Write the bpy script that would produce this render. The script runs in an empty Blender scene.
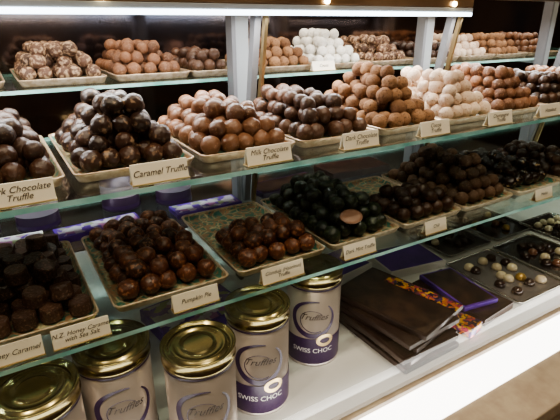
import bpy, bmesh, math, random
import numpy as np
from mathutils import Vector, Matrix, noise
random.seed(7); rng=np.random.default_rng(7)
H=1.45
scene=bpy.context.scene
COL=scene.collection
try: scene.view_settings.look='AgX - Medium High Contrast'
except Exception: pass

# ------------------------------------------------ materials
def new_mat(name):
    m=bpy.data.materials.new(name); m.use_nodes=True
    nt=m.node_tree; b=nt.nodes['Principled BSDF']
    return m,nt,b
def mat(name,col,rough=.5,metal=0,bump=0,bscale=60,col2=None,nscale=20,emit=None,estr=0,coat=0):
    m,nt,b=new_mat(name)
    b.inputs['Base Color'].default_value=(*col,1)
    b.inputs['Roughness'].default_value=rough
    b.inputs['Metallic'].default_value=metal
    b.inputs['Coat Weight'].default_value=coat
    tc=nt.nodes.new('ShaderNodeTexCoord')
    if col2:
        n=nt.nodes.new('ShaderNodeTexNoise'); n.inputs['Scale'].default_value=nscale; n.inputs['Detail'].default_value=4
        r=nt.nodes.new('ShaderNodeValToRGB')
        r.color_ramp.elements[0].position=.38; r.color_ramp.elements[1].position=.62
        r.color_ramp.elements[0].color=(*col,1); r.color_ramp.elements[1].color=(*col2,1)
        nt.links.new(tc.outputs['Object'],n.inputs['Vector']); nt.links.new(n.outputs['Fac'],r.inputs['Fac'])
        nt.links.new(r.outputs['Color'],b.inputs['Base Color'])
    if bump:
        n=nt.nodes.new('ShaderNodeTexNoise'); n.inputs['Scale'].default_value=bscale; n.inputs['Detail'].default_value=3
        bp=nt.nodes.new('ShaderNodeBump'); bp.inputs['Strength'].default_value=bump; bp.inputs['Distance'].default_value=.002
        nt.links.new(tc.outputs['Object'],n.inputs['Vector']); nt.links.new(n.outputs['Fac'],bp.inputs['Height'])
        nt.links.new(bp.outputs['Normal'],b.inputs['Normal'])
    if emit:
        b.inputs['Emission Color'].default_value=(*emit,1); b.inputs['Emission Strength'].default_value=estr
    return m
def truffle_mat(name,c1,c2,speck=None,speck_amt=.6,rough=.45,bump=.5,bscale=260,spscale=300,coat=0):
    m,nt,b=new_mat(name); L=nt.links.new
    g=nt.nodes.new('ShaderNodeNewGeometry'); tc=nt.nodes.new('ShaderNodeTexCoord')
    r=nt.nodes.new('ShaderNodeValToRGB'); r.color_ramp.elements[0].color=(*c1,1); r.color_ramp.elements[1].color=(*c2,1)
    L(g.outputs['Random Per Island'],r.inputs['Fac']); last=r.outputs['Color']
    if speck:
        n=nt.nodes.new('ShaderNodeTexNoise'); n.inputs['Scale'].default_value=spscale; n.inputs['Detail'].default_value=3
        L(tc.outputs['Object'],n.inputs['Vector'])
        rr=nt.nodes.new('ShaderNodeValToRGB'); p=speck_amt
        rr.color_ramp.elements[0].position=p-.04; rr.color_ramp.elements[1].position=min(1,p+.06)
        L(n.outputs['Fac'],rr.inputs['Fac'])
        mx=nt.nodes.new('ShaderNodeMix'); mx.data_type='RGBA'
        L(rr.outputs['Color'],mx.inputs[0]); L(last,mx.inputs[6]); mx.inputs[7].default_value=(*speck,1)
        last=mx.outputs[2]
    L(last,b.inputs['Base Color']); b.inputs['Roughness'].default_value=rough; b.inputs['Coat Weight'].default_value=coat
    n=nt.nodes.new('ShaderNodeTexNoise'); n.inputs['Scale'].default_value=bscale; n.inputs['Detail'].default_value=4
    bp=nt.nodes.new('ShaderNodeBump'); bp.inputs['Strength'].default_value=bump; bp.inputs['Distance'].default_value=.0020
    L(tc.outputs['Object'],n.inputs['Vector']); L(n.outputs['Fac'],bp.inputs['Height']); L(bp.outputs['Normal'],b.inputs['Normal'])
    return m
def glass_mat(name,tint,refl=.9,f0=.05):
    m=bpy.data.materials.new(name); m.use_nodes=True; nt=m.node_tree; nt.nodes.clear(); L=nt.links.new
    o=nt.nodes.new('ShaderNodeOutputMaterial'); mx=nt.nodes.new('ShaderNodeMixShader')
    t=nt.nodes.new('ShaderNodeBsdfTransparent'); t.inputs[0].default_value=(*tint,1)
    g=nt.nodes.new('ShaderNodeBsdfGlossy'); g.inputs['Roughness'].default_value=.02; g.inputs[0].default_value=(refl,refl,refl,1)
    ge=nt.nodes.new('ShaderNodeNewGeometry'); d=nt.nodes.new('ShaderNodeVectorMath'); d.operation='DOT_PRODUCT'
    L(ge.outputs['Incoming'],d.inputs[0]); L(ge.outputs['Normal'],d.inputs[1])
    def M(op,a,b=None):
        n=nt.nodes.new('ShaderNodeMath'); n.operation=op
        for i,v in enumerate((a,b)):
            if v is None: continue
            if isinstance(v,(int,float)): n.inputs[i].default_value=v
            else: L(v,n.inputs[i])
        return n.outputs[0]
    ab=M('ABSOLUTE',d.outputs['Value']); om=M('SUBTRACT',1,ab); p=M('POWER',om,5); s=M('MULTIPLY',p,1-f0); f=M('ADD',s,f0)
    L(f,mx.inputs[0]); L(t.outputs[0],mx.inputs[1]); L(g.outputs[0],mx.inputs[2]); L(mx.outputs[0],o.inputs[0]); return m
def tray_inner_mat():
    m,nt,b=new_mat('tray_green_ornament'); L=nt.links.new
    tc=nt.nodes.new('ShaderNodeTexCoord')
    v=nt.nodes.new('ShaderNodeTexVoronoi'); v.inputs['Scale'].default_value=48; v.feature='DISTANCE_TO_EDGE'
    n=nt.nodes.new('ShaderNodeTexNoise'); n.inputs['Scale'].default_value=45; n.inputs['Distortion'].default_value=2.5
    r=nt.nodes.new('ShaderNodeValToRGB'); e=r.color_ramp.elements
    e[0].color=(.52,.44,.26,1); e[0].position=.02; e[1].color=(.05,.18,.13,1); e[1].position=.12
    r2=nt.nodes.new('ShaderNodeValToRGB'); e=r2.color_ramp.elements
    e[0].position=.5; e[1].position=.56; e[0].color=(0,0,0,1); e[1].color=(1,1,1,1)
    mx=nt.nodes.new('ShaderNodeMix'); mx.data_type='RGBA'; mx.inputs[7].default_value=(.36,.2,.11,1)
    L(tc.outputs['Object'],v.inputs['Vector']); L(tc.outputs['Object'],n.inputs['Vector'])
    L(v.outputs['Distance'],r.inputs['Fac']); L(n.outputs['Fac'],r2.inputs['Fac'])
    L(r2.outputs['Color'],mx.inputs[0]); L(r.outputs['Color'],mx.inputs[6]); L(mx.outputs[2],b.inputs['Base Color'])
    b.inputs['Roughness'].default_value=.3
    return m
def floral_mat(name,cols,scale=40):
    m,nt,b=new_mat(name); L=nt.links.new
    tc=nt.nodes.new('ShaderNodeTexCoord'); v=nt.nodes.new('ShaderNodeTexVoronoi'); v.inputs['Scale'].default_value=scale
    n=nt.nodes.new('ShaderNodeTexNoise'); n.inputs['Scale'].default_value=scale*.7
    mx=nt.nodes.new('ShaderNodeMix'); mx.data_type='VECTOR'; mx.inputs[0].default_value=.03
    L(tc.outputs['Object'],n.inputs['Vector']); L(tc.outputs['Object'],mx.inputs[4]); L(n.outputs['Color'],mx.inputs[5]); L(mx.outputs[1],v.inputs['Vector'])
    s=nt.nodes.new('ShaderNodeSeparateColor'); L(v.outputs['Color'],s.inputs[0])
    r=nt.nodes.new('ShaderNodeValToRGB'); r.color_ramp.interpolation='CONSTANT'; e=r.color_ramp.elements
    e[0].color=(*cols[0],1); e[1].position=1/len(cols); e[1].color=(*cols[1],1)
    for i,c in enumerate(cols[2:]):
        x=e.new((i+2)/len(cols)); x.color=(*c,1)
    L(s.outputs[0],r.inputs['Fac']); L(r.outputs['Color'],b.inputs['Base Color'])
    b.inputs['Roughness'].default_value=.35; return m

M_tray=mat('tray_rim_gilt',(.62,.50,.37),.28,.35,col2=(.46,.33,.21),nscale=90)
M_trayin=tray_inner_mat()
M_glass=glass_mat('shelf_glass',(.90,.96,.94),f0=.07)
M_pane=glass_mat('front_pane_glass',(.97,.985,.98),f0=.05)
M_edge=mat('glass_edge',(.14,.34,.29),.12,col2=(.36,.58,.52),nscale=14,emit=(.35,.7,.6),estr=.06)  # faint green emission makes the edge glow by itself
M_card=mat('label_cream',(.9,.82,.66),.6)
M_ink=mat('label_ink',(.03,.015,.01),.6)
M_brass=mat('brass',(.62,.47,.25),.3,1)
M_lid=mat('gold_lid',(.40,.34,.17),.22,1,bump=.1)
M_tin=mat('tin_silver',(.52,.46,.42),.3,.4)
M_tind=mat('tin_dark',(.035,.02,.045),.3,.3)
M_purple=mat('purple_print',(.035,.012,.06),.35)
M_purple2=mat('purple_card',(.14,.05,.42),.3,col2=(.08,.03,.27),nscale=15)
M_white=mat('white_print',(.8,.77,.74),.5)
M_tband=mat('tin_band_lilac',(.30,.26,.32),.5)
M_boxbrown=mat('dark_brown_card',(.028,.014,.011),.4,col2=(.045,.024,.018),nscale=14,coat=.1)
M_boxtop=mat('window_box_top',(.06,.033,.022),.3,col2=(.022,.011,.010),nscale=45,coat=.3)
M_frame=mat('painted_frame',(.36,.38,.39),.35,.1)
M_frameg=mat('frame_shadow_grey',(.2,.2,.21),.4,.2)  # darker grey for joint frames and upright edges
M_bronze=mat('bronze_rail',(.16,.10,.06),.3,.4,col2=(.26,.17,.1),nscale=6)
M_dark=mat('case_back_dark',(.12,.11,.13),.10,.95,col2=(.26,.18,.14),nscale=3)
M_deck=mat('deck_white',(.66,.67,.66),.14,col2=(.74,.74,.72),nscale=3)
M_beige=mat('counter_laminate',(.36,.29,.22),.4,col2=(.44,.37,.28),nscale=30)
M_light=mat('fluorescent_tube',(1,1,1),.5,emit=(.72,.86,1),estr=7)
M_deck_glare=mat('deck_light_diffuser',(1,1,1),.5,emit=(1,.98,.94),estr=4.5)  # emission imitating tube light reflected at the deck front
M_glint=mat('spot_bulb',(1,1,1),.5,emit=(1,.75,.4),estr=25)  # emission imitating ceiling lights mirrored in the top glass
M_floral=floral_mat('floral_print',[(.03,.015,.04),(.6,.35,.04),(.35,.04,.08),(.07,.03,.15),(.5,.15,.04),(.02,.015,.02)],110)
M_floral2=floral_mat('floral_white_purple',[(.6,.57,.62),(.5,.45,.5),(.15,.06,.4),(.12,.05,.3),(.4,.16,.36),(.3,.35,.2)],60)
M_mirror=mat('mirror_tint',(.6,.58,.55),.1,1)

T_dark=truffle_mat('truffle_dark',(.022,.010,.006),(.070,.031,.017),(.13,.075,.045),.62,.38,.5)
T_caramel=truffle_mat('truffle_caramel_drizzle',(.022,.010,.006),(.060,.026,.015),(.28,.18,.11),.61,.36,.8,170,120)
T_milk=truffle_mat('truffle_milk',(.09,.038,.020),(.23,.11,.058),(.30,.17,.095),.62,.38,.5)
T_milkd=truffle_mat('truffle_milk_dark',(.045,.021,.013),(.12,.058,.034),(.2,.115,.07),.62,.38,.5)
T_cocoa=truffle_mat('truffle_cocoa',(.20,.10,.05),(.36,.20,.105),(.12,.055,.028),.6,.85,1)
T_pale=truffle_mat('truffle_icing',(.58,.43,.33),(.82,.67,.53),(.42,.25,.16),.62,.75,1)
T_white=truffle_mat('truffle_coconut',(.76,.74,.69),(.9,.88,.83),(.5,.46,.4),.64,.8,1.0)
T_brown=truffle_mat('truffle_brown',(.12,.05,.025),(.26,.12,.062),(.34,.19,.11),.6,.5,.9)
T_nut=truffle_mat('truffle_nut_coated',(.07,.034,.02),(.14,.07,.042),(.44,.30,.19),.53,.55,1.0,160,140)
T_pump=truffle_mat('truffle_pumpkin',(.042,.014,.007),(.15,.05,.024),(.34,.14,.065),.58,.34,1,150,180)
T_black=truffle_mat('truffle_mint_black',(.006,.010,.006),(.018,.026,.014),(.07,.09,.045),.60,.32,1,150,160)
T_b5=truffle_mat('truffle_brown_cocoa',(.065,.034,.018),(.17,.092,.052),(.24,.145,.09),.6,.65,.9)
T_spot=truffle_mat('truffle_dark_dot',(.012,.007,.005),(.03,.015,.01),(.75,.55,.33),.68,.25,.2,200,70,coat=.3)
T_piece=truffle_mat('bonbon_cut_dark',(.030,.013,.008),(.095,.045,.028),(.19,.105,.068),.60,.42,.8)

# ------------------------------------------------ mesh helpers
def link(o,parent=None):
    COL.objects.link(o)
    if parent: o.parent=parent
    return o
def empty(name,loc=(0,0,0)):
    e=bpy.data.objects.new(name,None); e.location=loc; e.empty_display_size=.05; COL.objects.link(e); return e
def bm_obj(name,bm,mats,loc=(0,0,0),rotz=0,parent=None,smooth=False):
    me=bpy.data.meshes.new(name); bm.normal_update(); bm.to_mesh(me); bm.free()
    for m in mats: me.materials.append(m)
    if smooth: me.polygons.foreach_set('use_smooth',[True]*len(me.polygons))
    o=bpy.data.objects.new(name,me); o.location=loc; o.rotation_euler=(0,0,rotz)
    return link(o,parent)
def add_box(bm,x0,x1,y0,y1,z0,z1,mi=0,bev=0,M=None):
    r=bmesh.ops.create_cube(bm,size=1); vs=r['verts']
    for v in vs:
        v.co=Vector(((x0+x1)/2+v.co.x*(x1-x0),(y0+y1)/2+v.co.y*(y1-y0),(z0+z1)/2+v.co.z*(z1-z0)))
        if M: v.co=M@v.co
    fs={f for v in vs for f in v.link_faces}
    for f in fs: f.material_index=mi
    if bev:
        es=list({e for f in fs for e in f.edges})
        bmesh.ops.bevel(bm,geom=es,offset=bev,segments=2,affect='EDGES',profile=.5,material=mi)
    return vs
def box(name,x0,x1,y0,y1,z0,z1,m,bev=0,parent=None):
    cx,cy,cz=(x0+x1)/2,(y0+y1)/2,(z0+z1)/2
    bm=bmesh.new(); add_box(bm,x0-cx,x1-cx,y0-cy,y1-cy,z0-cz,z1-cz,0,bev)
    return bm_obj(name,bm,[m],(cx,cy,cz),parent=parent)
def base_ico(sub,k):
    bm=bmesh.new(); bmesh.ops.create_icosphere(bm,subdivisions=sub,radius=1)
    V=np.array([v.co[:] for v in bm.verts]); F=np.array([[v.index for v in f.verts] for f in bm.faces]); bm.free()
    out=[]
    for i in range(k):
        off=Vector((i*7.3,i*3.1,i*1.7)); W=V.copy()
        for j,p in enumerate(V):
            pv=Vector(p)
            d=.11*noise.noise(pv*1.3+off)+.065*noise.noise(pv*4+off)+.025*noise.noise(pv*9+off)
            W[j]=p*(1+d)
        out.append(W)
    return out,F
ICO3=base_ico(3,8); ICO2=base_ico(2,6)
def rotm():
    q=rng.normal(size=4); q/=np.linalg.norm(q); w,x,y,z=q
    return np.array([[1-2*(y*y+z*z),2*(x*y-z*w),2*(x*z+y*w)],[2*(x*y+z*w),1-2*(x*x+z*z),2*(y*z-x*w)],[2*(x*z-y*w),2*(y*z+x*w),1-2*(x*x+y*y)]])
def fast_mesh(name,V,F,mats,loc,rotz=0,smooth=True,parent=None):
    me=bpy.data.meshes.new(name); me.vertices.add(len(V)); me.vertices.foreach_set('co',V.astype(np.float32).ravel())
    n=len(F); k=F.shape[1]
    me.loops.add(n*k); me.loops.foreach_set('vertex_index',F.ravel().astype(np.int32))
    me.polygons.add(n); me.polygons.foreach_set('loop_start',np.arange(0,n*k,k,dtype=np.int32))
    me.polygons.foreach_set('use_smooth',np.ones(n,dtype=bool) if smooth else np.zeros(n,dtype=bool))
    me.update(calc_edges=True); me.validate()
    for m in mats: me.materials.append(m)
    o=bpy.data.objects.new(name,me); o.location=loc; o.rotation_euler=(0,0,rotz); return link(o,parent)
def balls(name,centers,r,m,loc,rotz=0,hi=True,squash=.97,jr=.10):
    bases,F=ICO3 if hi else ICO2; Vs=[];Fs=[];o=0
    for c in centers:
        b=bases[rng.integers(len(bases))]@rotm().T
        rr=r*(1+rng.uniform(-jr,jr)); W=b*rr; W[:,2]*=squash
        Vs.append(W+np.array(c)); Fs.append(F+o); o+=len(b)
    return fast_mesh(name,np.vstack(Vs),np.vstack(Fs),[m],loc,rotz)
def pile_centers(nx,ny,layers,r,x0=0,y0=0,jit=.19,drop=0):
    C=[];s=2*r*.985
    for l in range(layers):
        ax=nx-l; ay=ny-l
        if ax<1 or ay<1: break
        for j in range(ay):
            for i in range(ax):
                if l>0 and rng.random()<drop: continue
                st=.16*s*(1 if (j+l)%2 else -1) if ax>1 and l>0 else 0
                z=r*1.06+l*r*1.40
                C.append((x0+(i-(ax-1)/2)*s+st+rng.normal()*r*jit,y0+(j-(ay-1)/2)*s+rng.normal()*r*jit,z+(rng.normal()*r*jit*.6 if l else abs(rng.normal())*r*.05)))
    return C
def rrect(w,d,r,z,n=5):
    P=[]
    for cx,cy,a0 in((w/2-r,d/2-r,0),(-w/2+r,d/2-r,90),(-w/2+r,-d/2+r,180),(w/2-r,-d/2+r,270)):
        for i in range(n+1):
            a=math.radians(a0+90*i/n); P.append((cx+r*math.cos(a),cy+r*math.sin(a),z))
    return P
def tray(x,y,z,w=.168,d=.28,h=.013,rotz=0,name='serving_tray',inner=None,rim=None):
    bm=bmesh.new()
    prof=[(w-.018,d-.018,.008,0),(w-.012,d-.012,.010,.001),(w-.003,d-.003,.012,h-.002),(w,d,.013,h),(w-.001,d-.001,.013,h+.0014),(w-.006,d-.006,.011,h+.0014),(w-.008,d-.008,.010,h-.002),(w-.018,d-.018,.008,.0035),(w-.024,d-.024,.006,.0025)]
    loops=[[bm.verts.new(p) for p in rrect(*q)] for q in prof]
    n=len(loops[0])
    for k in range(len(loops)-1):
        for i in range(n):
            f=bm.faces.new((loops[k][i],loops[k][(i+1)%n],loops[k+1][(i+1)%n],loops[k+1][i])); f.material_index=1 if k>=6 else 0; f.smooth=True
    bm.faces.new(loops[0][::-1]); f=bm.faces.new(loops[-1]); f.material_index=1
    return bm_obj(name,bm,[rim or M_tray,inner or M_trayin],(x,y,z),rotz)

def text_mesh(txt,size,shear=.35,align='CENTER',space=1.0):
    c=bpy.data.curves.new('txt','FONT'); c.body=txt; c.size=size; c.shear=shear; c.align_x=align; c.align_y='CENTER'; c.space_line=.9; c.resolution_u=3
    o=bpy.data.objects.new('txt',c); COL.objects.link(o)
    dg=bpy.context.evaluated_depsgraph_get(); me=bpy.data.meshes.new_from_object(o.evaluated_get(dg))
    bpy.data.objects.remove(o); return me
def label(x,y,z,txt,w=.076,h=.028,tilt=14,rotz=0,size=.0105):
    root=empty('product_label_card',(x,y,z)); root.rotation_euler=(0,0,rotz)
    bm=bmesh.new(); R=Matrix.Rotation(math.radians(-tilt),4,'X')
    add_box(bm,-w/2,w/2,0,.001,0.002,h,0,0,R)
    R2=Matrix.Translation((0,h*math.sin(math.radians(tilt))*2.0,0))@Matrix.Rotation(math.radians(tilt),4,'X')
    add_box(bm,-w/2,w/2,0,.001,0.002,h,0,0,R2)
    bm_obj('card',bm,[M_card],parent=root)
    bm=bmesh.new(); add_box(bm,-w/2-.001,w/2+.001,-.002,.016,0,.002,0,.0006)
    bm_obj('brass_foot',bm,[M_brass],parent=root)
    me=text_mesh(txt,size); me.materials.clear(); me.materials.append(M_ink)
    o=bpy.data.objects.new('lettering',me); link(o,root)
    o.matrix_local=R@Matrix.Translation((0,-.0006,h/2+.001))@Matrix.Rotation(math.pi/2,4,'X')
    return root

# ------------------------------------------------ tins
def revolve(bm,prof,n=48,mi=0,cap=True):
    rings=[]
    for r,z in prof:
        rings.append([bm.verts.new((r*math.cos(2*math.pi*i/n),r*math.sin(2*math.pi*i/n),z)) for i in range(n)])
    for k in range(len(rings)-1):
        for i in range(n):
            f=bm.faces.new((rings[k][i],rings[k][(i+1)%n],rings[k+1][(i+1)%n],rings[k+1][i])); f.material_index=mi; f.smooth=True
    if cap:
        f=bm.faces.new(rings[-1]); f.material_index=mi; f=bm.faces.new(rings[0][::-1]); f.material_index=mi
def wrap_strip(parent,name,pts,wid,R,m):
    bm=bmesh.new(); L=[];n=len(pts)
    for i,(s,h) in enumerate(pts):
        a=pts[max(0,i-1)]; b=pts[min(n-1,i+1)]; t=Vector((b[0]-a[0],b[1]-a[1])).normalized(); nn=Vector((-t.y,t.x))
        w=wid(i/(n-1))/2 if callable(wid) else wid/2
        q=[]
        for sg in(1,-1):
            ss=s+nn.x*w*sg; hh=h+nn.y*w*sg; an=ss/R-math.pi/2
            q.append(bm.verts.new((R*math.cos(an),R*math.sin(an),hh)))
        L.append(q)
    for i in range(n-1): bm.faces.new((L[i][0],L[i][1],L[i+1][1],L[i+1][0]))
    return bm_obj(name,bm,[m],parent=parent)
def band(parent,name,R,z0,z1,m,n=56):
    bm=bmesh.new(); revolve(bm,[(R,z0),(R,z1)],n,0,False); return bm_obj(name,bm,[m],parent=parent)
def wrap_text(parent,txt,size,R,s0,h0,m,shear=.3):
    me=text_mesh(txt,size,shear)
    for v in me.vertices:
        an=(v.co.x+s0)/R-math.pi/2; h=v.co.y+h0; v.co=(R*math.cos(an),R*math.sin(an),h)
    me.materials.clear(); me.materials.append(m); o=bpy.data.objects.new('lettering',me); return link(o,parent)
def tin(x,y,z,R=.053,h=.195,face=0,kind=0):
    root=empty('chocolate_tin',(x,y,z)); root.rotation_euler=(0,0,face)
    bm=bmesh.new(); revolve(bm,[(R-.001,0),(R+.001,.001),(R+.001,.004),(R-.0005,.006),(R-.0005,h-.02)],56)
    bm_obj('body',bm,[M_tin if kind!=2 else M_tind],parent=root,smooth=False)
    bm=bmesh.new()
    p=[(R,h-.021),(R+.0018,h-.020),(R+.0018,h-.017),(R+.0003,h-.0155),(R+.0003,h-.004),(R+.0022,h-.002),(R+.0018,h),(R-.001,h),(R-.003,h-.005),(R-.008,h-.0055),(R-.010,h-.0025),(R-.016,h-.002),(R-.018,h-.0045),(R-.03,h-.0045),(R-.032,h-.0028)]
    revolve(bm,p,56); bm_obj('lid',bm,[M_lid],parent=root)
    Rs=R+.0004
    if kind==2:
        band(root,'band',Rs,h*.28,h*.5,M_tband); band(root,'band_2',Rs,h*.05,h*.12,M_purple); return root
    cx=h*.56; rad=.040
    band(root,'dark_neck_line',Rs,h*.865,h*.88,M_purple)
    pts=[(rad*math.cos(a),cx+rad*.95*math.sin(a)) for a in [math.radians(75+i*330/72) for i in range(73)]]
    wrap_strip(root,'swirl_ring',pts,lambda t:.002+.0085*math.sin(math.pi*t),Rs,M_purple)
    pts=[((rad*.5+.010*t)*math.cos(math.radians(20+t*280)),cx-.002+(rad*.42+.012*t)*math.sin(math.radians(20+t*280))) for t in [i/40 for i in range(41)]]
    wrap_strip(root,'swirl_inner',pts,lambda t:.0006+.0014*t,Rs,M_purple)
    wrap_text(root,'Truffles',.018,Rs+.0003,0,cx+.004,M_ink,.45)
    if kind==1:
        band(root,'purple_band',Rs+.0001,.006,h*.33,M_purple)
        wrap_text(root,'SWISS CHOC',.014,Rs+.0006,0,h*.19,M_white,0)
        pts=[(.014*math.cos(a)+.024,h*.31+.010*math.sin(a)) for a in [math.radians(i*360/40) for i in range(41)]]
        wrap_strip(root,'gold_seal',pts,.007,Rs+.0008,M_brass)
    else:
        band(root,'dark_band',Rs+.0001,.006,h*.16,M_purple)
        wrap_text(root,'chocolates',.009,Rs+.0006,0,h*.09,M_white,0)
    return root

# ------------------------------------------------ room shell
box('floor',-3,5,-3,4,-.05,0,mat('floor_tile',(.4,.33,.25),.35,col2=(.48,.4,.3),nscale=5))
box('ceiling',-3,5,-3,4,2.8,2.85,mat('ceiling_paint',(.35,.28,.22),.8))
Mw=mat('wall_dark_warm',(.16,.09,.06),.6,col2=(.24,.14,.09),nscale=2)
box('wall_back',-3,5,4,4.05,0,2.8,Mw); box('wall_front',-3,5,-3.05,-3,0,2.8,Mw)
box('wall_left',-3.05,-3,-3,4,0,2.8,Mw); box('wall_right',5,5.05,-3,4,0,2.8,Mw)

# ------------------------------------------------ display case
ZA=H-.20; ZB=H-.41; ZC=H-.12; ZD=H-.63
X0,X1=-.75,2.3
case=empty('display_case',(0,0,0))
def shelf(nm,z,y0,y1,th=.007):
    bm=bmesh.new(); add_box(bm,X0,X1,y0,y1,z-th,z,0)
    bm.normal_update()
    for f in bm.faces:
        f.material_index=0 if abs(f.normal.z)>.5 else 1
    return bm_obj(nm,bm,[M_glass,M_edge],parent=case)
shelf('glass_shelf_upper',ZA,.58,.95)
shelf('glass_shelf_lower',ZB,.585,1.16)
shelf('glass_shelf_rear',ZC,1.0,1.34)
box('deck',X0,X1,.475,1.36,ZD-.02,ZD,M_deck,parent=case)
box('deck_trim',X0,X1,.456,.475,ZD-.03,ZD+.003,M_beige,.001,parent=case)
box('deck_light',X0,X1,.385,.455,ZD-.03,ZD-.006,M_deck_glare,parent=case)  # glowing strip in place of a fluorescent reflection, not a lamp
box('counter_rim',X0,X1,.30,.385,ZD-.04,ZD-.008,M_beige,.003,parent=case)
box('cabinet_body',X0,X1,.32,1.40,0.0,ZD-.042,M_beige,.004,parent=case)
box('back_panel',X0,X1,1.365,1.385,ZD-.03,H+.30,M_dark,parent=case)
box('top_rail',X0,1.075,.845,.885,H+.028,H+.075,M_bronze,.003,parent=case)
box('light_housing',X0,1.075,.845,.885,H+.018,H+.028,M_frame,.001,parent=case)
box('light_tube',X0,1.07,.842,.862,H+.0085,H+.0175,M_light,.002,parent=case)
box('top_rail_2',1.12,X1,.845,.885,H+.05,H+.075,M_bronze,.003,parent=case)
def slant(nm,x,ya,za,yb,zb,w,t,m):
    bm=bmesh.new(); vs=add_box(bm,x-w/2,x+w/2,0,t,0,1)
    for v in vs:
        k=v.co.z; yy=v.co.y; v.co=Vector((v.co.x,yb+(ya-yb)*k+yy,zb+(za-zb)*k))
    return bm_obj(nm,bm,[m],parent=case)
for i,x in enumerate((-.08,.5,1.08,1.66)):
    k=i+1
    if i!=0:
        slant(f'joint_brass_{k}',x,.845,H+.2,.95,ZB,.007,.012,M_brass)
        slant(f'joint_frame_{k}',x-.012,.86,H+.2,.965,ZB,.014,.02,M_frameg)
        box(f'upright_{k}',x-.025,x+.008,.975,.995,ZD,H+.3,M_frame,.002,parent=case)
        box(f'upright_edge_{k}',x-.035,x-.026,.97,1.0,ZD,H+.3,M_frameg,parent=case)
for x in (-.1,.5,1.08,1.66): box('bracket',x-.004,x+.004,1.0,1.36,ZC-.02,ZC-.0085,M_frame,parent=case)
# front glass (single sheet), leaning back slightly, resting on the deck trim
bm=bmesh.new(); q=[bm.verts.new(p) for p in ((X0,.462,ZD+.003),(X1,.462,ZD+.003),(X1,.545,H+.22),(X0,.545,H+.22))]; bm.faces.new(q)
bm_obj('front_glass_pane',bm,[M_pane],parent=case)
for i,x in enumerate((.18,.62,1.0)):
    bm=bmesh.new(); bmesh.ops.create_uvsphere(bm,u_segments=12,v_segments=8,radius=.006)
    bm_obj(f'spot_{i+1}',bm,[M_glint],(x,.842,H+.036),parent=case,smooth=True)  # glowing beads stand in for ceiling light reflections

# ------------------------------------------------ trays and piles, upper shelf
r=.0152
PA=[(-.20,T_dark),(-.022,T_dark),(.155,T_caramel),(.332,T_milk),(.508,T_milkd),(.687,T_cocoa),(.862,T_pale),(1.038,T_brown),(1.215,T_dark),(1.39,T_milk)]
lay=[3,3,4,3,3,5,4,4,3,3]
for (x,m),l in zip(PA,lay):
    tray(x,.77,ZA+.0003)
    balls('truffle_pile',pile_centers(5,8,l,r,drop=.05),r,m,(x,.767,ZA+.0035),hi=(x<1.1))
for x,m,l in [(-.24,T_pump,3),(-.055,T_brown,3),(.13,T_nut,3),(.31,T_brown,3),(.455,T_milkd,2),(.66,T_cocoa,3),(.835,T_white,4),(1.01,T_nut,3),(1.2,T_dark,2),(1.38,T_pale,3),(1.56,T_cocoa,3),(1.75,T_milk,3)]:
    tray(x,1.17,ZC+.0003,w=.165 if x!=.455 else .12)
    balls('truffle_pile',pile_centers(5 if x!=.455 else 3,7,l,r,drop=.04),r,m,(x,1.17,ZC+.0035),hi=False)
rB=.0162
TB=[(-.23,.2),(-.02,.19),(.19,.19),(.392,.185),(.585,.18),(.775,.18),(.965,.18),(1.17,.19),(1.37,.19)]
for x,w in TB: tray(x,.775,ZB+.0003,w=w,d=.29)
ZP=ZB+.0035
balls('truffle_pile',pile_centers(5,8,2,rB,y0=0,drop=.10),rB,T_pump,(.19,.775,ZP))
balls('truffle_pile',pile_centers(5,4,2,rB,drop=.1),rB,T_pump,(.395,.71,ZP))
balls('truffle_pile',pile_centers(5,8,3,rB,drop=.1),rB,T_black,(.585,.775,ZP))
balls('truffle_pile',pile_centers(5,4,2,rB,drop=.3),rB,T_dark,(.777,.71,ZP))
balls('truffle_pile',pile_centers(5,8,4,rB,drop=.04),rB,T_b5,(.965,.775,ZP))
balls('truffle_pile',pile_centers(5,7,2,rB,drop=.2),rB,T_spot,(1.17,.775,ZP))
balls('truffle_pile',pile_centers(5,7,2,rB,drop=.2),rB,T_dark,(1.37,.775,ZP))
def pieces(name,C,r,h,m,loc):
    n=18; prof=[(r*.90,0),(r,.15*h),(r*.94,.86*h),(r*.86,h),(r*.6,h*1.01)]
    V=[];F=[]
    for q,(a,z) in enumerate(prof):
        for i in range(n): V.append((a*math.cos(2*math.pi*i/n),a*math.sin(2*math.pi*i/n),z))
    for q in range(4):
        for i in range(n): F.append((q*n+i,q*n+(i+1)%n,(q+1)*n+(i+1)%n,(q+1)*n+i))
    V.append((0,0,h)); V.append((0,0,0)); t=len(V)-2
    for i in range(n): F.append((4*n+i,4*n+(i+1)%n,t,t)); F.append(((i+1)%n,i,t+1,t+1))
    bm=bmesh.new()
    for c,tl in C:
        M=Matrix.Translation(c)@Matrix.Rotation(rng.uniform(0,6.28),4,'Z')@Matrix.Rotation(tl,4,'X')
        vs=[bm.verts.new(M@Vector(v)) for v in V]
        for f in F:
            ids=list(dict.fromkeys(f)); bm.faces.new([vs[k] for k in ids])
    return bm_obj(name,bm,[m],loc)
C=[]
for l,(ax,ay) in enumerate([(5,7),(4,6),(3,4)]):
    for i in range(ax):
        for j in range(ay):
            if l and rng.random()<.15: continue
            C.append((Vector(((i-(ax-1)/2)*.034+rng.normal()*.003,(j-(ay-1)/2)*.0365+rng.normal()*.003,.002+l*.0225)),rng.normal()*.25*(l>0)))
pieces('caramel_chocolate_pile',C,.0168,.022,T_piece,(-.02,.775,ZP))
pieces('caramel_chocolate_pile',[(c,t) for c,t in C[:60]],.0168,.022,T_piece,(-.23,.775,ZP))
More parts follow.
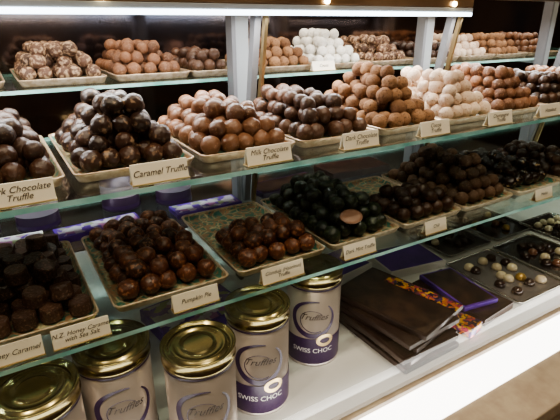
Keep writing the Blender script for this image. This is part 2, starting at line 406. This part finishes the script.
bm=bmesh.new(); revolve(bm,[(.022,0),(.023,.001),(.022,.003),(.015,.0038)],32); o=bm_obj('chocolate_disc',bm,[mat('milk_disc',(.34,.18,.12),.4)],(.562,.66,ZP+.046)); o.rotation_euler=(.5,0,0); o.scale=(1.15,.8,1)

# ------------------------------------------------ labels
for x,t in [(.005,'Dark Chocolate\nTruffle'),(.172,'Caramel Truffle'),(.339,'Milk Chocolate\nTruffle'),(.516,'Dark Chocolate\nTruffle'),(.694,'Cocoa\nTruffle'),(.885,'Champagne\nTruffle'),(1.06,'Hazelnut')]:
    label(x,.588,ZA+.0003,t,size=.0105 if '\n' in t else .0115)
for x,t,w in [(-.04,'Honey Caramel',.07),(.043,'N.Z. Honey Caramel\nwith Sea Salt',.074),(.209,'Pumpkin Pie',.074),(.366,'Gianduja (Hazelnut)\nTruffle',.082),(.534,'Dark Mint Truffle',.076),(.737,'Chili',.062),(1.118,'Mocha',.07)]:
    label(x,.592,ZB+.0003,t,w=w,size=.0088 if '\n' in t else .0098)
label(.74,1.008,ZC+.0003,'Cocoa',w=.07,h=.024)

# ------------------------------------------------ tins
tin(-.026,.570,ZD,face=.1); tin(.08,.612,ZD,face=-.05); tin(.189,.545,ZD,face=-.3); tin(.313,.592,ZD,face=-.45,kind=1); tin(.466,.645,ZD,face=-.6,kind=1)
tin(-.15,.62,ZD,face=.3)
for x,y in [(-.08,1.07),(.035,1.06),(.215,1.085),(.335,1.06)]: tin(x,y,ZB+.0003,R=.043,h=.12,kind=2)

# ------------------------------------------------ packages
def package(name,x,y,z,w,d,h,rot,mtop,mside,inset=.006,strip=None):
    bm=bmesh.new(); add_box(bm,-w/2,w/2,-d/2,d/2,0,h,0,.0015)
    add_box(bm,-w/2+inset,w/2-inset,-d/2+inset,d/2-inset,h,h+.0006,1)
    mats=[mside,mtop]
    if strip:
        add_box(bm,w/2-inset-.030,w/2-inset,-d/2-.0006,d/2*.5,h+.0003,h+.0014,2); mats.append(strip)
    return bm_obj(name,bm,mats,(x,y,z),rot)
package('chocolate_bar_box',.14,.965,ZB+.0003,.17,.055,.014,.05,M_floral2,M_purple2)
package('chocolate_bar_box',-.04,.965,ZB+.0003,.15,.055,.016,-.05,M_floral2,M_white)
package('chocolate_bar_box',.38,.965,ZB+.0003,.16,.06,.012,.0,M_floral2,M_purple2)
package('chocolate_bar_box',.62,1.0,ZB+.0003,.2,.08,.014,.1,M_boxtop,M_purple)
package('chocolate_bar_box',.86,1.02,ZB+.0003,.2,.1,.02,-.05,M_boxtop,M_boxbrown)
z=ZD+.0003
for i,(dx,dy,ro) in enumerate([(0,-.02,.02),(.004,-.01,.12),(-.006,-.02,.0),(.006,-.008,.18),(.0,-.012,.08),(.014,-.010,.24)]):
    package('chocolate_gift_box',.65+dx,.625+dy,z,.155,.23,.0115,ro,M_boxtop if i==5 else M_boxbrown,M_boxbrown,strip=M_floral if i==5 else None); z+=.0127
package('chocolate_gift_box',.885,.615,ZD+.0003,.12,.20,.018,.10,M_boxtop,M_boxbrown)
package('chocolate_gift_box',.88,.625,ZD+.019,.10,.16,.012,-.15,M_boxtop,M_purple2)
package('floral_gift_box',.785,.560,ZD+.0003,.05,.12,.022,.2,M_floral,M_floral,.002)
package('purple_gift_box',.90,.82,ZD+.0003,.18,.13,.02,-.15,M_purple2,M_white)
package('purple_gift_box',.69,.88,ZD+.0003,.2,.12,.02,.15,M_purple2,M_white)
package('floral_gift_box',.30,.87,ZD+.0003,.2,.14,.03,.15,M_floral2,M_purple2)
def dome_set(name,x,y,z,nx,ny,mats,pitch=.036,r=.0125,skip=.15):
    bm=bmesh.new()
    for i in range(nx):
        for j in range(ny):
            if rng.random()<skip: continue
            px=(i-(nx-1)/2)*pitch+rng.normal()*.005; py=(j-(ny-1)/2)*pitch+rng.normal()*.005; mi=int(rng.integers(len(mats)))
            n=16; prof=[(r,0),(r*1.02,.003),(r*.93,.009),(r*.7,.0135),(r*.35,.0155),(.0005,.016)]
            k=len(bm.verts); revolve(bm,prof,n,mi); bm.verts.ensure_lookup_table()
            for v in bm.verts[k:]: v.co.x+=px; v.co.y+=py
    return bm_obj(name,bm,mats,(x,y,z))
bonm=[mat('bonbon_dark',(.03,.014,.01),.2,coat=.5),mat('bonbon_ivory',(.65,.55,.38),.25,coat=.5),mat('bonbon_gold',(.5,.33,.1),.3,.5),mat('bonbon_milk',(.17,.075,.04),.25,coat=.5)]
M_btray=mat('tray_black',(.02,.015,.015),.15,coat=.5)
M_bgrey=mat('tray_grey',(.13,.12,.12),.2,coat=.5)
for x,y,sel in [(1.07,.63,[1,0,2,0]),(1.27,.63,[0,3,0,1]),(1.12,.88,[0,1,0]),(1.33,.88,[3,0,2]),(1.5,.7,[0,1])]:
    tray(x,y,ZD+.0003,w=.19,d=.23,h=.008,name='bonbon_tray',inner=M_bgrey if y<.7 and x<1.1 else M_btray,rim=M_mirror)
    dome_set('bonbon_assortment',x,y,ZD+.0035,4,5,[bonm[k] for k in sel],pitch=.034,r=.0135 if y<.7 else .012,skip=.3)

# ------------------------------------------------ lights
def area(name,loc,rot,sx,sy,e,col):
    l=bpy.data.lights.new(name,'AREA'); l.shape='RECTANGLE'; l.size=sx; l.size_y=sy; l.energy=e; l.color=col
    o=bpy.data.objects.new(name,l); o.location=loc; o.rotation_euler=rot; COL.objects.link(o); return o
area('case_tube_light',(.5,.855,H+.004),(0,0,0),1.1*2,.03,13,(.97,.96,.96))
area('case_tube_light_rear',(.8,1.15,H+.16),(0,0,0),3,.05,6.5,(1,.9,.78))  # unseen area light above the rear shelf, without a tube
area('deck_strip_light',(.8,.492,ZD+.01),(math.radians(125),0,0),3,.02,1.8,(1,.96,.9))  # added fill to brighten the tins and the deck
area('ceiling_panel',(.3,-.2,2.7),(math.radians(-10),0,0),1.5,.6,22,(1,.83,.62))
for x,y in [(-.5,.3),(.5,.5),(1.4,.4),(2.2,.6)]:
    l=bpy.data.lights.new('downlight','SPOT'); l.energy=38; l.spot_size=math.radians(70); l.color=(1,.83,.62); l.shadow_soft_size=.03
    o=bpy.data.objects.new('downlight',l); o.location=(x,y,2.72); COL.objects.link(o)
w=bpy.data.worlds.new('World'); scene.world=w; w.use_nodes=True
w.node_tree.nodes['Background'].inputs[0].default_value=(.9,.86,.8,1); w.node_tree.nodes['Background'].inputs[1].default_value=.12

cam=bpy.data.cameras.new('Camera'); cam.sensor_width=36; cam.lens=470/560*36; cam.clip_start=.02
co=bpy.data.objects.new('Camera',cam); co.location=(0,0,H); co.rotation_euler=(math.radians(68),0,math.radians(-31.1)); COL.objects.link(co); scene.camera=co
